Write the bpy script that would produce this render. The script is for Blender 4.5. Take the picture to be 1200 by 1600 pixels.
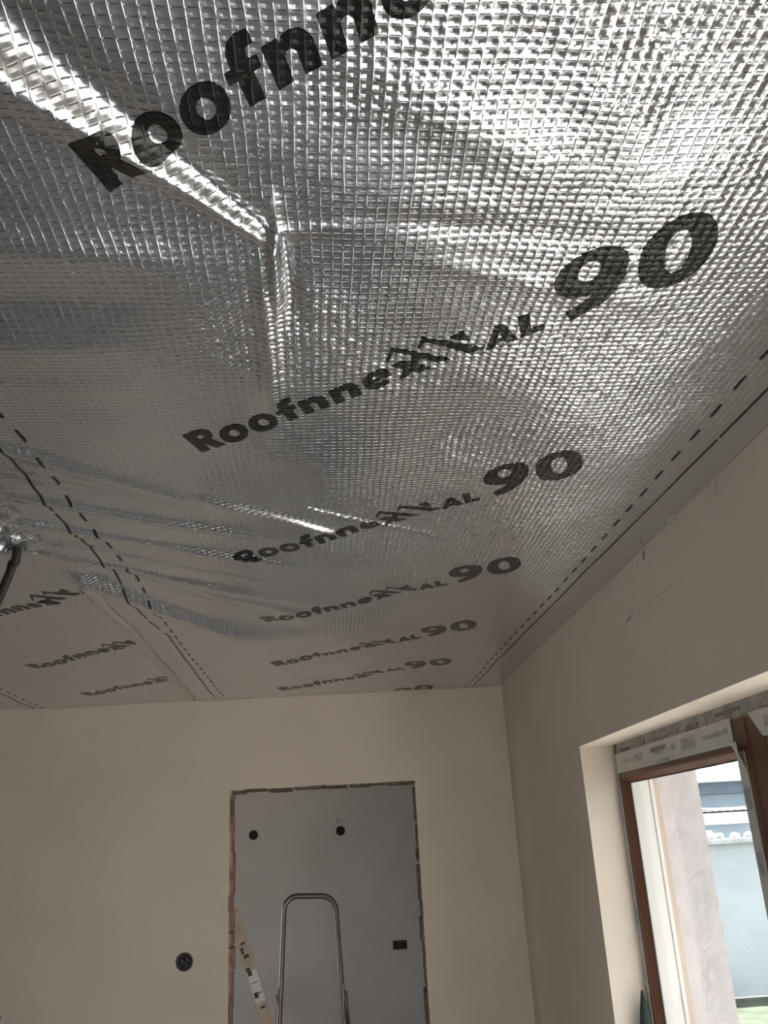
import bpy, bmesh, math, random
import numpy as np
from mathutils import Matrix, Vector
from mathutils.geometry import tessellate_polygon

sc = bpy.context.scene
C = sc.collection
for o in list(bpy.data.objects):
    bpy.data.objects.remove(o)
random.seed(4)

# ------------------------------------------------------------------ camera
CZ = 1.84            # eye height above the floor
ZC = 2.54            # ceiling height
cd = bpy.data.cameras.new('camera')
cd.sensor_fit = 'VERTICAL'
cd.sensor_height = 24.0
cd.lens = 1358.15 / 1600 * 24.0
cd.clip_start = 0.02
cam = bpy.data.objects.new('camera', cd)
C.objects.link(cam)
r_ = Vector((0.99677911, -0.0600732, -0.05312829))
u_ = Vector((0.02835082, -0.35574127, 0.93415437))
f_ = Vector((0.07501756, 0.93265179, 0.35289234))
cam.matrix_world = Matrix(((r_.x, u_.x, -f_.x, 0), (r_.y, u_.y, -f_.y, 0), (r_.z, u_.z, -f_.z, CZ), (0, 0, 0, 1)))
sc.camera = cam

# ------------------------------------------------------------------ sky, exposure
w = bpy.data.worlds.new('overcast_sky')
sc.world = w
w.use_nodes = True
bg = w.node_tree.nodes['Background']
bg.inputs['Color'].default_value = (0.90, 0.95, 1.0, 1)
bg.inputs['Strength'].default_value = .72
sun = bpy.data.lights.new('sun', 'SUN')
sun.energy = 9.3
sun.color = (1.0, .94, .87)
sun.angle = math.radians(.6)
so = bpy.data.objects.new('sun', sun)
C.objects.link(so)
so.rotation_euler = Vector((-.50, -.22, -.80)).to_track_quat('-Z', 'Y').to_euler()   # from the window side, a little ahead
sc.view_settings.view_transform = 'Standard'
sc.view_settings.look = 'None'
sc.view_settings.gamma = 1.0
sc.view_settings.use_curve_mapping = False
sc.view_settings.exposure = 2.06


def portal(name, M, sx, sz):
    l = bpy.data.lights.new(name, 'AREA')
    l.shape = 'RECTANGLE'
    l.size = sx
    l.size_y = sz
    l.cycles.is_portal = True
    o = bpy.data.objects.new(name, l)
    C.objects.link(o)
    o.matrix_world = M
    return o


# wall frames ------------------------------------------------------
# right wall: local X runs towards the camera from the window's far jamb, Y outwards, Z up
_t = Vector((.013, 1, 0)).normalized()
_n = Vector((1, -.013, 0)).normalized()
MR = Matrix(((-_t.x, _n.x, 0, .867), (-_t.y, _n.y, 0, 3.019), (0, 0, 1, 0), (0, 0, 0, 1)))
# back wall: local X runs to the right, origin in the room corner, Y away from the camera
_e = Vector((1, -.045, 0)).normalized()
_m = Vector((.045, 1, 0)).normalized()
MB = Matrix(((_e.x, _m.x, 0, .884), (_e.y, _m.y, 0, 4.314), (0, 0, 1, 0), (0, 0, 0, 1)))
I4 = Matrix.Identity(4)

WIN_W = 2.04          # window width along the wall
WIN_B = 0.10          # bottom of the window opening
WIN_T = CZ + .264     # head
U_END = 4.75          # right wall ends behind the camera
REAR_Y = -1.7
LEFT_X = -2.7


def pm(M, x, y, z, yaw):
    return M @ Matrix.Translation((x, y, z)) @ Matrix.Rotation(math.radians(yaw), 4, 'Z') @ Matrix.Rotation(math.radians(90), 4, 'X')


portal('daylight_portal', pm(MR, WIN_W / 2, .40, (WIN_T + WIN_B) / 2, 180), WIN_W, WIN_T - WIN_B)
# unseen glazed door added in the rear wall for more daylight
RDX0, RDX1, RDZ0, RDZ1 = -.95, .1, .06, 2.15
portal('daylight_portal', Matrix.Translation(((RDX0 + RDX1) / 2, REAR_Y - .17, (RDZ0 + RDZ1) / 2)) @ Matrix.Rotation(math.radians(-90), 4, 'X') @ Matrix.Rotation(math.pi, 4, 'X'), RDX1 - RDX0, RDZ1 - RDZ0)

# ------------------------------------------------------------------ materials
MAT = {}


def mat(name, col, rough=.8, metal=0., noise=0., nscale=6., bump=0., bscale=60., spec=.5, col2=None, detail=4):
    m = bpy.data.materials.new(name)
    m.use_nodes = True
    nt = m.node_tree
    p = nt.nodes['Principled BSDF']
    p.inputs['Base Color'].default_value = (*col, 1)
    p.inputs['Roughness'].default_value = rough
    p.inputs['Metallic'].default_value = metal
    p.inputs['Specular IOR Level'].default_value = spec
    geo = nt.nodes.new('ShaderNodeNewGeometry')
    if noise > 0 or col2:
        n = nt.nodes.new('ShaderNodeTexNoise')
        n.inputs['Scale'].default_value = nscale
        n.inputs['Detail'].default_value = detail
        nt.links.new(geo.outputs['Position'], n.inputs['Vector'])
        cr = nt.nodes.new('ShaderNodeValToRGB')
        a = col if col2 else tuple(c * (1 - noise) for c in col)
        b = col2 if col2 else tuple(min(1, c * (1 + noise)) for c in col)
        cr.color_ramp.elements[0].position = .35
        cr.color_ramp.elements[1].position = .65
        cr.color_ramp.elements[0].color = (*a, 1)
        cr.color_ramp.elements[1].color = (*b, 1)
        nt.links.new(n.outputs['Fac'], cr.inputs['Fac'])
        nt.links.new(cr.outputs['Color'], p.inputs['Base Color'])
    if bump > 0:
        n2 = nt.nodes.new('ShaderNodeTexNoise')
        n2.inputs['Scale'].default_value = bscale
        n2.inputs['Detail'].default_value = 5
        nt.links.new(geo.outputs['Position'], n2.inputs['Vector'])
        bp = nt.nodes.new('ShaderNodeBump')
        bp.inputs['Strength'].default_value = 1
        bp.inputs['Distance'].default_value = bump
        nt.links.new(n2.outputs['Fac'], bp.inputs['Height'])
        nt.links.new(bp.outputs['Normal'], p.inputs['Normal'])
    MAT[name] = m
    return m


mat('raw_brick', (.16, .10, .075), .9, col2=(.26, .16, .12), nscale=9, bump=.006, bscale=40)
mat('plaster_raw', (.40, .34, .29), .9, noise=.1, nscale=4)
mat('plaster', (.74, .645, .555), .85, noise=.03, nscale=3, bump=.0012, bscale=35, spec=.2)
mat('hall_plaster', (.80, .765, .735), .85, noise=.03, nscale=3, bump=.0012, bscale=35, spec=.2)
mat('screed', (.40, .40, .40), .9, noise=.15, nscale=5)
mat('slab', (.5, .48, .45), .9, noise=.1)
mat('rough_brick', (.30, .17, .12), .95, col2=(.66, .44, .35), nscale=14, bump=.01, bscale=90)
mat('rough_dark', (.10, .075, .06), .95, col2=(.26, .20, .16), nscale=18, bump=.01, bscale=90)
mat('wood_brown', (.105, .044, .024), .38, col2=(.135, .058, .032), nscale=10)
mat('rubber', (.015, .015, .016), .6, noise=.1)
mat('film_white', (.56, .56, .53), .45, noise=.05, nscale=9, bump=.002, bscale=30)
mat('film_grey', (.36, .36, .34), .5, noise=.25, nscale=14, bump=.002, bscale=30)
mat('film_print', (.36, .36, .36), .5, noise=.25, nscale=60)
mat('film_print_dark', (.18, .18, .19), .5, noise=.2, nscale=60)
mat('rail_white', (.70, .68, .65), .4, noise=.02)
mat('render_beige', (.48, .375, .31), .8, noise=.05)
mat('render_outer', (.52, .48, .48), .9, noise=.07, nscale=16, bump=.006, bscale=45)
mat('chrome', (.30, .29, .275), .33, metal=1, noise=.05)
mat('tread', (.35, .35, .36), .5, noise=.1)
mat('timber', (.56, .45, .35), .7, noise=.12, nscale=20, bump=.001)
mat('label_paper', (.75, .74, .72), .7, noise=.03)
mat('ink_grey', (.07, .07, .06), .7, noise=.2)
mat('box_dark', (.022, .021, .02), .6, noise=.2)
mat('box_grey', (.05, .05, .048), .5, noise=.2)
mat('box_red', (.10, .035, .028), .6, noise=.2)
mat('wire', (.20, .20, .19), .5, noise=.1)
mat('green_cloth', (.022, .04, .033), .8, noise=.25, nscale=20, bump=.004, bscale=40)
mat('scuff', (.20, .17, .145), .9, noise=.3, nscale=80)
mat('scuff_light', (.50, .43, .37), .9, noise=.2, nscale=80)
mat('dab', (.45, .43, .40), .7, noise=.15, nscale=60, bump=.003, bscale=120)
mat('paving', (.115, .112, .107), .95, noise=.12, nscale=3)
mat('grass', (.055, .07, .045), .95, noise=.35, nscale=4)
mat('garden_plaster', (.46, .50, .54), .9, noise=.10, nscale=1.2, bump=.01, bscale=8)
mat('coping_cream', (.8, .75, .65), .8, noise=.05)
mat('rubble', (.45, .45, .46), .95, noise=.2, nscale=7)
mat('house_blue', (.44, .52, .59), .9, noise=.08, nscale=2)
mat('eave_dark', (.12, .14, .18), .8, noise=.2)
mat('roof_tile', (.56, .57, .58), .8, noise=.08, nscale=5)

# glass: clear pane with fresnel reflection
g = bpy.data.materials.new('pane_glass')
g.use_nodes = True
nt = g.node_tree
nt.nodes.clear()
out = nt.nodes.new('ShaderNodeOutputMaterial')
mx = nt.nodes.new('ShaderNodeMixShader')
tr = nt.nodes.new('ShaderNodeBsdfTransparent')
tr.inputs['Color'].default_value = (.93, .95, .95, 1)
gl = nt.nodes.new('ShaderNodeBsdfGlossy')
gl.inputs['Roughness'].default_value = .02
fr = nt.nodes.new('ShaderNodeLayerWeight')      # facing term, Schlick reflectance
pw = nt.nodes.new('ShaderNodeMath')
pw.operation = 'POWER'
pw.inputs[1].default_value = 5
nt.links.new(fr.outputs['Facing'], pw.inputs[0])
ma = nt.nodes.new('ShaderNodeMath')
ma.operation = 'MULTIPLY_ADD'
ma.inputs[1].default_value = .9
ma.inputs[2].default_value = .03
nt.links.new(pw.outputs[0], ma.inputs[0])
nt.links.new(ma.outputs[0], mx.inputs['Fac'])
nt.links.new(tr.outputs[0], mx.inputs[1])
nt.links.new(gl.outputs[0], mx.inputs[2])
nt.links.new(mx.outputs[0], out.inputs['Surface'])
MAT['pane_glass'] = g

# clear adhesive tape over foil
tp = mat('clear_tape', (.66, .63, .59), .42, metal=.85, noise=.06, nscale=12, bump=.001, bscale=40)


def weave(nt):
    """relief of the reinforcing mesh pressed into the foil; returns the bump node"""
    N, L = nt.nodes.new, nt.links.new
    geo = N('ShaderNodeNewGeometry')

    def math_(op, a, b=None, c=None):
        n = N('ShaderNodeMath')
        n.operation = op
        for i, v in enumerate((a, b, c)):
            if v is None:
                continue
            if isinstance(v, (int, float)):
                n.inputs[i].default_value = v
            else:
                L(v, n.inputs[i])
        return n.outputs[0]

    def noise(scale, detail=2, vec=None, rough=.5):
        n = N('ShaderNodeTexNoise')
        n.inputs['Scale'].default_value = scale
        n.inputs['Detail'].default_value = detail
        n.inputs['Roughness'].default_value = rough
        L(vec if vec is not None else geo.outputs['Position'], n.inputs['Vector'])
        return n

    def ramp(v, a, b, lo=1., hi=0.):
        n = N('ShaderNodeMapRange')
        n.interpolation_type = 'SMOOTHSTEP'
        n.inputs['From Min'].default_value = a
        n.inputs['From Max'].default_value = b
        n.inputs['To Min'].default_value = lo
        n.inputs['To Max'].default_value = hi
        L(v, n.inputs['Value'])
        return n.outputs['Result']

    nz = noise(5.0, 2)
    vs = N('ShaderNodeVectorMath')
    vs.operation = 'SCALE'
    vs.inputs['Scale'].default_value = .016
    L(nz.outputs['Color'], vs.inputs[0])
    va = N('ShaderNodeVectorMath')
    va.operation = 'ADD'
    L(geo.outputs['Position'], va.inputs[0])
    L(vs.outputs[0], va.inputs[1])
    sp = N('ShaderNodeSeparateXYZ')
    L(va.outputs[0], sp.inputs[0])
    fx = math_('ABSOLUTE', math_('SUBTRACT', math_('FRACT', math_('DIVIDE', sp.outputs[0], .0130)), .5))
    fy = math_('ABSOLUTE', math_('SUBTRACT', math_('FRACT', math_('DIVIDE', sp.outputs[1], .0120)), .5))
    ry = ramp(fx, 0.0, .075)                     # threads running away from the camera
    ry = math_('MULTIPLY', ry, ramp(noise(75, 1).outputs['Fac'], .36, .58, .12, 1.0))      # here and there the film lies slack over them
    rx = math_('MULTIPLY', ramp(fy, 0.0, .10), ramp(fx, .12, .22, 0., 1.))   # cross threads
    pil = math_('MULTIPLY', math_('MULTIPLY', fx, fy), 4.0)
    spx = N('ShaderNodeSeparateXYZ')
    L(geo.outputs['Position'], spx.inputs[0])
    big = ramp(math_('ADD', noise(3.2, 1).outputs['Fac'], math_('MULTIPLY', spx.outputs[0], .58)), .47, .68, .26, 1.0)
    big = math_('MULTIPLY', big, ramp(spx.outputs[0], .48, .72, 1.0, .22))
    big = math_('MULTIPLY', big, ramp(spx.outputs[1], 1.2, 2.0, 1.0, .65))
    cell = noise(70, 1, va.outputs[0])
    crump = noise(24, 2)
    h = math_('MULTIPLY', ry, .00028)
    h = math_('ADD', h, math_('MULTIPLY', rx, -.00058))
    h = math_('ADD', h, math_('MULTIPLY', math_('MULTIPLY', pil, big), -.0015))
    h = math_('ADD', h, math_('MULTIPLY', math_('MULTIPLY', cell.outputs['Fac'], big), .0024))
    h = math_('ADD', h, math_('MULTIPLY', math_('MULTIPLY', crump.outputs['Fac'], big), .0030))
    b = N('ShaderNodeBump')
    b.inputs['Strength'].default_value = 1.0
    b.inputs['Distance'].default_value = 1.0
    L(h, b.inputs['Height'])
    return b, math_('MULTIPLY', ramp(fy, .03, .11), math_('MULTIPLY', ramp(fx, .12, .2, 0., 1.), ramp(noise(55, 1).outputs['Fac'], .36, .56, .25, 1.0)))


m = bpy.data.materials.new('foil')
m.use_nodes = True
p = m.node_tree.nodes['Principled BSDF']
p.inputs['Metallic'].default_value = 1
p.inputs['Roughness'].default_value = .215
bnode, thread = weave(m.node_tree)
m.node_tree.links.new(bnode.outputs['Normal'], p.inputs['Normal'])
mixc = m.node_tree.nodes.new('ShaderNodeMix')          # bright film, dull grey cross threads showing through
mixc.data_type = 'RGBA'
mixc.inputs['A'].default_value = (.77, .80, .845, 1)
mixc.inputs['B'].default_value = (.30, .31, .33, 1)
m.node_tree.links.new(thread, mixc.inputs['Factor'])
m.node_tree.links.new(mixc.outputs['Result'], p.inputs['Base Color'])
MAT['foil'] = m
m = bpy.data.materials.new('foil_ink')
m.use_nodes = True
p = m.node_tree.nodes['Principled BSDF']
p.inputs['Base Color'].default_value = (.008, .0075, .007, 1)
p.inputs['Roughness'].default_value = .26
p.inputs['Specular IOR Level'].default_value = .5
m.node_tree.links.new(weave(m.node_tree)[0].outputs['Normal'], p.inputs['Normal'])
MAT['foil_ink'] = m


# ------------------------------------------------------------------ helpers
def box(bm, lo, hi, M=I4):
    vs = [bm.verts.new(M @ Vector((x, y, z))) for x in (lo[0], hi[0]) for y in (lo[1], hi[1]) for z in (lo[2], hi[2])]
    for f in ((0, 1, 3, 2), (4, 6, 7, 5), (0, 4, 5, 1), (2, 3, 7, 6), (0, 2, 6, 4), (1, 5, 7, 3)):
        bm.faces.new([vs[i] for i in f])


def prism(bm, pts, M, h0, h1):
    """polygon pts (x,y) in local XY extruded from h0 to h1 along local Z"""
    a = [bm.verts.new(M @ Vector((x, y, h0))) for x, y in pts]
    b = [bm.verts.new(M @ Vector((x, y, h1))) for x, y in pts]
    bm.faces.new(a[::-1])
    bm.faces.new(b)
    n = len(pts)
    for i in range(n):
        bm.faces.new((a[i], a[(i + 1) % n], b[(i + 1) % n], b[i]))


def tube(bm, pts, rad, seg=10, caps=True, radf=None):
    pts = [Vector(p) for p in pts]
    rings = []
    prev = None
    for i, p in enumerate(pts):
        d = (pts[min(i + 1, len(pts) - 1)] - pts[max(i - 1, 0)]).normalized()
        if prev is None:
            a = d.orthogonal().normalized()
        else:
            a = (prev - d * prev.dot(d)).normalized()
        prev = a
        b = d.cross(a)
        r = radf(i) if radf else rad
        rings.append([bm.verts.new(p + (a * math.cos(2 * math.pi * k / seg) + b * math.sin(2 * math.pi * k / seg)) * r) for k in range(seg)])
    for i in range(len(rings) - 1):
        for k in range(seg):
            f = bm.faces.new((rings[i][k], rings[i][(k + 1) % seg], rings[i + 1][(k + 1) % seg], rings[i + 1][k]))
            f.smooth = True
    if caps:
        bm.faces.new(rings[0][::-1])
        bm.faces.new(rings[-1])


def obj(name, bm, material, parent=None, bevel=0.):
    me = bpy.data.meshes.new(name)
    bmesh.ops.recalc_face_normals(bm, faces=bm.faces)
    bm.to_mesh(me)
    bm.free()
    me.materials.append(MAT[material])
    o = bpy.data.objects.new(name, me)
    C.objects.link(o)
    if parent is not None:
        o.parent = parent
        o.matrix_parent_inverse = parent.matrix_world.inverted()
    if bevel:
        md = o.modifiers.new('bevel', 'BEVEL')
        md.width = bevel
        md.segments = 2
        md.limit_method = 'ANGLE'
    return o


def tag(o, label, cat, group=None, kind=None):
    o['label'] = label
    o['category'] = cat
    if group:
        o['group'] = group
    if kind:
        o['kind'] = kind
    return o


def struct(o, label=None, cat=None):
    o['kind'] = 'structure'
    if label:
        o['label'] = label
        o['category'] = cat
    return o


def empty(name, loc=(0, 0, 0)):
    o = bpy.data.objects.new(name, None)
    o.empty_display_size = .1
    C.objects.link(o)
    o.location = loc
    o.matrix_world = Matrix.Translation(loc)
    return o


def boxes(name, lst, M, material, parent=None, bevel=0.):
    bm = bmesh.new()
    for lo, hi in lst:
        box(bm, lo, hi, M)
    return obj(name, bm, material, parent, bevel)


# ------------------------------------------------------------------ room shell
ZT = ZC + .03
o = boxes('floor', [((LEFT_X - .3, REAR_Y - .3, -.1), (2.0, 7.2, 0))], I4, 'screed')
struct(o, 'bare grey screed floor of the unfinished room', 'floor')
o = boxes('ceiling', [((LEFT_X - .3, REAR_Y - .3, ZT), (1.35, 7.2, ZT + .15))], I4, 'slab')
struct(o, 'roof underside hidden behind the silver foil', 'ceiling')

TH = .385
bm = bmesh.new()
UB = -1.295 - .6
for lo, hi in [((UB, 0, 0), (0, TH, ZT)), ((0, 0, WIN_T), (WIN_W, TH, ZT)), ((0, 0, 0), (WIN_W, TH, WIN_B)),
               ((WIN_W, 0, 0), (U_END, TH, ZT))]:
    box(bm, lo, hi, MR)
wall_right = struct(obj('wall_right', bm, 'plaster'), 'plastered beige side wall with the wooden window', 'wall')

DL, DR, DT, DTH = -1.344, -.462, 2.099, .15
XL = LEFT_X - .884 - .3
bm = bmesh.new()
for lo, hi in [((XL, 0, 0), (DL, DTH, ZT)), ((DL, 0, DT), (DR, DTH, ZT)), ((DR, 0, 0), (.05, DTH, ZT))]:
    box(bm, lo, hi, MB)
wall_back = struct(obj('wall_back', bm, 'plaster'), 'plastered beige end wall with the open doorway', 'wall')
HD = 1.65
struct(boxes('wall_hall_back', [((-3.4, HD, 0), (.9, HD + .15, ZT))], MB, 'hall_plaster'), 'grey plastered wall of the hall seen through the doorway', 'wall')
struct(boxes('wall_hall_right', [((.02, DTH, 0), (.17, HD, ZT))], MB, 'hall_plaster'), 'side wall of the hall beyond the doorway', 'wall')
struct(boxes('wall_left', [((LEFT_X - .15, REAR_Y, 0), (LEFT_X, 7.0, .9)), ((LEFT_X - .15, REAR_Y, 2.1), (LEFT_X, 7.0, ZT)),
                           ((LEFT_X - .15, REAR_Y, .9), (LEFT_X, 4.75, 2.1)), ((LEFT_X - .15, 5.85, .9), (LEFT_X, 7.0, 2.1))], I4, 'plaster_raw'),
       'raw plaster wall on the far left side of the room', 'wall')
struct(boxes('wall_rear', [((LEFT_X - .15, REAR_Y - .15, 0), (RDX0, REAR_Y, ZT)), ((RDX1, REAR_Y - .15, 0), (1.2, REAR_Y, ZT)), ((RDX0, REAR_Y - .15, RDZ1), (RDX1, REAR_Y, ZT)), ((RDX0, REAR_Y - .15, 0), (RDX1, REAR_Y, RDZ0))], I4, 'raw_brick'), 'raw brick wall behind the camera', 'wall')
portal('daylight_portal', Matrix.Translation((LEFT_X - .16, 5.3, 1.5)) @ Matrix.Rotation(-math.pi / 2, 4, 'Y'), 1.2, 1.1)  # unseen opening in the left wall, added to light the hall

# rough broken edges round the doorway
rng = random.Random(7)


def ragged(name, material, side, mlen0, mlen1):
    bm = bmesh.new()
    z = mlen0
    while z < mlen1:
        L = rng.uniform(.05, .16)
        e = rng.uniform(.004, .014)
        y0 = rng.uniform(-.002, .004)
        y1 = DTH - rng.uniform(0, .03)
        if side == 'l':
            box(bm, (DL - .004, y0, z), (DL + e, y1, min(z + L, DT)), MB)
        elif side == 'r':
            box(bm, (DR - e, y0, z), (DR + .003, y1, min(z + L, DT)), MB)
        else:
            box(bm, (z, y0, DT - e), (min(z + L, DR), y1, DT + .004), MB)
        z += L * rng.uniform(.9, 1.15)
    o = obj(name, bm, material, None, .003)
    return o


struct(ragged('trim_1', 'rough_brick', 'l', .0, DT - .01), 'rough brick red left edge of the unfinished doorway', 'door jamb')
struct(ragged('trim_2', 'rough_dark', 'r', .0, DT - .01), 'rough dark right edge of the unfinished doorway', 'door jamb')
struct(ragged('trim_3', 'rough_dark', 't', DL, DR - .03), 'rough dark top edge of the unfinished doorway', 'door head')


# scuffs and plaster nicks on the right wall
def strip_on(name, M, pts, wdt, material, parent, depth=.0015):
    """thin irregular smear on a wall face (local Y = -depth)"""
    bm = bmesh.new()
    n = len(pts)
    top, bot = [], []
    for i, (x, z) in enumerate(pts):
        a = pts[max(0, i - 1)]
        b = pts[min(n - 1, i + 1)]
        d = Vector((b[0] - a[0], b[1] - a[1]))
        d.normalize()
        k = wdt * (1 if 0 < i < n - 1 else .35) * rng.uniform(.6, 1.2)
        top.append(bm.verts.new(M @ Vector((x - d.y * k, -depth, z + d.x * k))))
        bot.append(bm.verts.new(M @ Vector((x + d.y * k, -depth, z - d.x * k))))
    for i in range(n - 1):
        bm.faces.new((top[i], top[i + 1], bot[i + 1], bot[i]))
    return obj(name, bm, material, parent)


def uy(y):
    return 3.019 - y


for pts, wd, mm in [([(uy(2.36), CZ + .540), (uy(2.30), CZ + .546)], .004, 'scuff'),
                    ([(uy(2.34), CZ + .541), (uy(2.24), CZ + .5425), (uy(2.1), CZ + .543), (uy(1.93), CZ + .546)], .0015, 'scuff_light'),
                    ([(uy(2.33), CZ + .535), (uy(2.325), CZ + .565)], .005, 'scuff'),
                    ([(uy(2.30), CZ + .55), (uy(2.295), CZ + .563)], .004, 'scuff'),
                    ([(uy(2.15), CZ + .655), (uy(2.145), CZ + .672), (uy(2.14), CZ + .682)], .006, 'scuff'),
                    ([(uy(2.20), CZ + .652), (uy(2.195), CZ + .67)], .004, 'scuff'),
                    ([(uy(2.375), CZ + .652), (uy(2.37), CZ + .668)], .004, 'scuff'),
                    ([(uy(2.08), CZ + .515), (uy(2.075), CZ + .53)], .003, 'scuff'),
                    ([(uy(1.68), CZ + .65), (uy(1.672), CZ + .67), (uy(1.665), CZ + .69)], .002, 'scuff_light'),
                    ([(uy(1.72), CZ + .64), (uy(1.70), CZ + .69)], .003, 'scuff_light')]:
    strip_on('scuff_mark', MR, pts, wd, mm, wall_right)


# ------------------------------------------------------------------ foil
def segd(x, y, a, b):
    ax, ay = a
    dx, dy = b[0] - ax, b[1] - ay
    L = math.hypot(dx, dy)
    t = ((x - ax) * dx + (y - ay) * dy) / (L * L)
    d = ((x - ax) * dy - (y - ay) * dx) / L       # signed, positive to the right of travel
    return t, d, L


# ridges: start, end, width at start/end, sag at start/end, fade length (fraction) at either end
RIDGES = [
    # big fold into the pinch
    ((-.42, .49), (-.041, .893), .036, .006, .013, .009, .05, .02),
    ((-.34, .47), (-.040, .890), .045, .010, -.011, -.005, .05, .05),
    # pinch and the crease below it
    ((-.044, .870), (-.046, 1.07), .005, .011, .020, .008, .10, .5),
    ((-.034, .875), (-.026, 1.12), .008, .024, -.014, -.006, .10, .5),
    ((-.062, .95), (-.078, 1.45), .011, .026, .007, .006, .3, .5),
    ((-.040, .862), (.110, .842), .008, .014, .003, .001, .1, .5),
    ((-.046, .80), (-.042, .885), .014, .005, .004, .006, .5, .1),
    # soft waves on the left
    ((-.55, .86), (-.07, .93), .05, .02, .008, .001, .2, .4),
    ((-.60, 1.00), (-.10, 1.00), .05, .03, -.006, -.001, .2, .4),
    ((-.60, 1.12), (-.15, 1.10), .04, .03, .005, .001, .2, .5),
    ((-.60, 1.22), (-.20, 1.25), .04, .03, .004, .002, .2, .5),
    # wrinkles pulled from the seam
    ((-.60, 1.42), (-.10, 1.86), .022, .030, .009, .005, .35, .5),
    ((-.66, 1.50), (-.05, 1.98), .020, .040, -.006, -.003, .1, .5),
    ((-.62, 1.67), (.00, 2.05), .018, .024, .009, .007, .35, .5),
    ((-.66, 1.80), (.05, 2.28), .016, .024, .010, .006, .25, .5),
    ((-.60, 1.88), (.10, 2.30), .012, .018, .006, .004, .3, .5),
    ((-.55, 2.02), (.05, 2.52), .012, .020, .006, .004, .3, .5),
    ((-.58, 2.12), (-.05, 2.74), .014, .024, .007, .004, .3, .5),
    ((-.68, 1.90), (.00, 2.48), .020, .030, -.007, -.002, .1, .5),
    ((-.68, 2.00), (.00, 2.66), .016, .030, .011, .006, .25, .5),
    ((-.22, 1.72), (.10, 2.00), .016, .010, .008, .013, .4, .35),
    ((-.03, 1.77), (.45, 2.12), .006, .010, .006, .003, .15, .6),
    ((-.64, 2.22), (-.15, 3.30), .030, .055, .026, .014, .10, .5),
    ((-.58, 2.16), (.00, 3.00), .040, .060, -.010, -.004, .12, .5),
    ((-.50, 2.30), (.10, 2.90), .030, .040, .006, .003, .2, .5),
    ((-.30, 2.60), (.25, 3.20), .030, .040, .005, .003, .3, .5),
    ((-.40, 3.20), (.20, 3.70), .040, .050, .005, .002, .3, .5),
    # tugs in the brighter right part
    ((.05, .62), (.35, .80), .030, .040, .004, .004, .4, .4),
    ((.10, .84), (.52, .90), .020, .030, -.004, -.003, .3, .5),
    ((.15, .92), (.60, 1.06), .020, .030, .003, .003, .3, .5),
    ((.20, .50), (.45, .86), .035, .035, .005, .004, .4, .4),
    # left sheet
    ((-1.3, 2.35), (-.62, 2.50), .03, .03, .004, .006, .4, .1),
    ((-1.2, 2.75), (-.55, 2.95), .04, .04, .004, .003, .4, .3),
]
_rs = np.random.RandomState(11)
WAVES = []
for k in range(14):
    a = _rs.uniform(0, math.pi)
    lam = _rs.uniform(.22, .7)
    WAVES.append((math.cos(a) * 2 * math.pi / lam, math.sin(a) * 2 * math.pi / lam, _rs.uniform(0, 6.28), .0045 * lam))
CRINK = []
for k in range(16):
    a = _rs.uniform(0, math.pi)
    lam = _rs.uniform(.02, .06)
    CRINK.append((math.cos(a) * 2 * math.pi / lam, math.sin(a) * 2 * math.pi / lam, _rs.uniform(0, 6.28), .055 * lam))


def smooth(t):
    t = np.clip(t, 0, 1)
    return t * t * (3 - 2 * t)


def sag(x, y):
    x = np.asarray(x, float)
    y = np.asarray(y, float)
    h = np.full(x.shape, .006)
    for kx, ky, ph, am in WAVES:
        h += am * .5 * np.sin(kx * x + ky * y + ph)
    for a, b, w0, w1, s0, s1, f0, f1 in RIDGES:
        t, d, L = segd(x, y, a, b)
        tc = np.clip(t, 0, 1)
        wd = w0 + (w1 - w0) * tc
        am = (s0 + (s1 - s0) * tc) * smooth(t / f0 + .5) * smooth((1 - t) / f1 + (.5 if f1 < .2 else 0))
        h += am * np.exp(-(d / wd) ** 2)
    # crumpled gather round the conduit
    q = np.exp(-(((x + .73) / .075) ** 2 + ((y - 1.84) / .20) ** 2))
    g = np.zeros(x.shape)
    for kx, ky, ph, am in CRINK:
        g += am * np.sin(kx * x + ky * y + ph)
    h += q * (.012 + g * 1.0)
    # flatten towards the side and end walls
    xr = .884 + .013 * (y - 4.314)
    yb = 4.314 - .045 * (x - .884)
    k = smooth((xr - x) / .25) * smooth((yb - y) / .30)
    return .004 + (h - .004) * k


def ybk(x):
    return 4.314 - .045 * (x - .884) - .001


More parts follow.
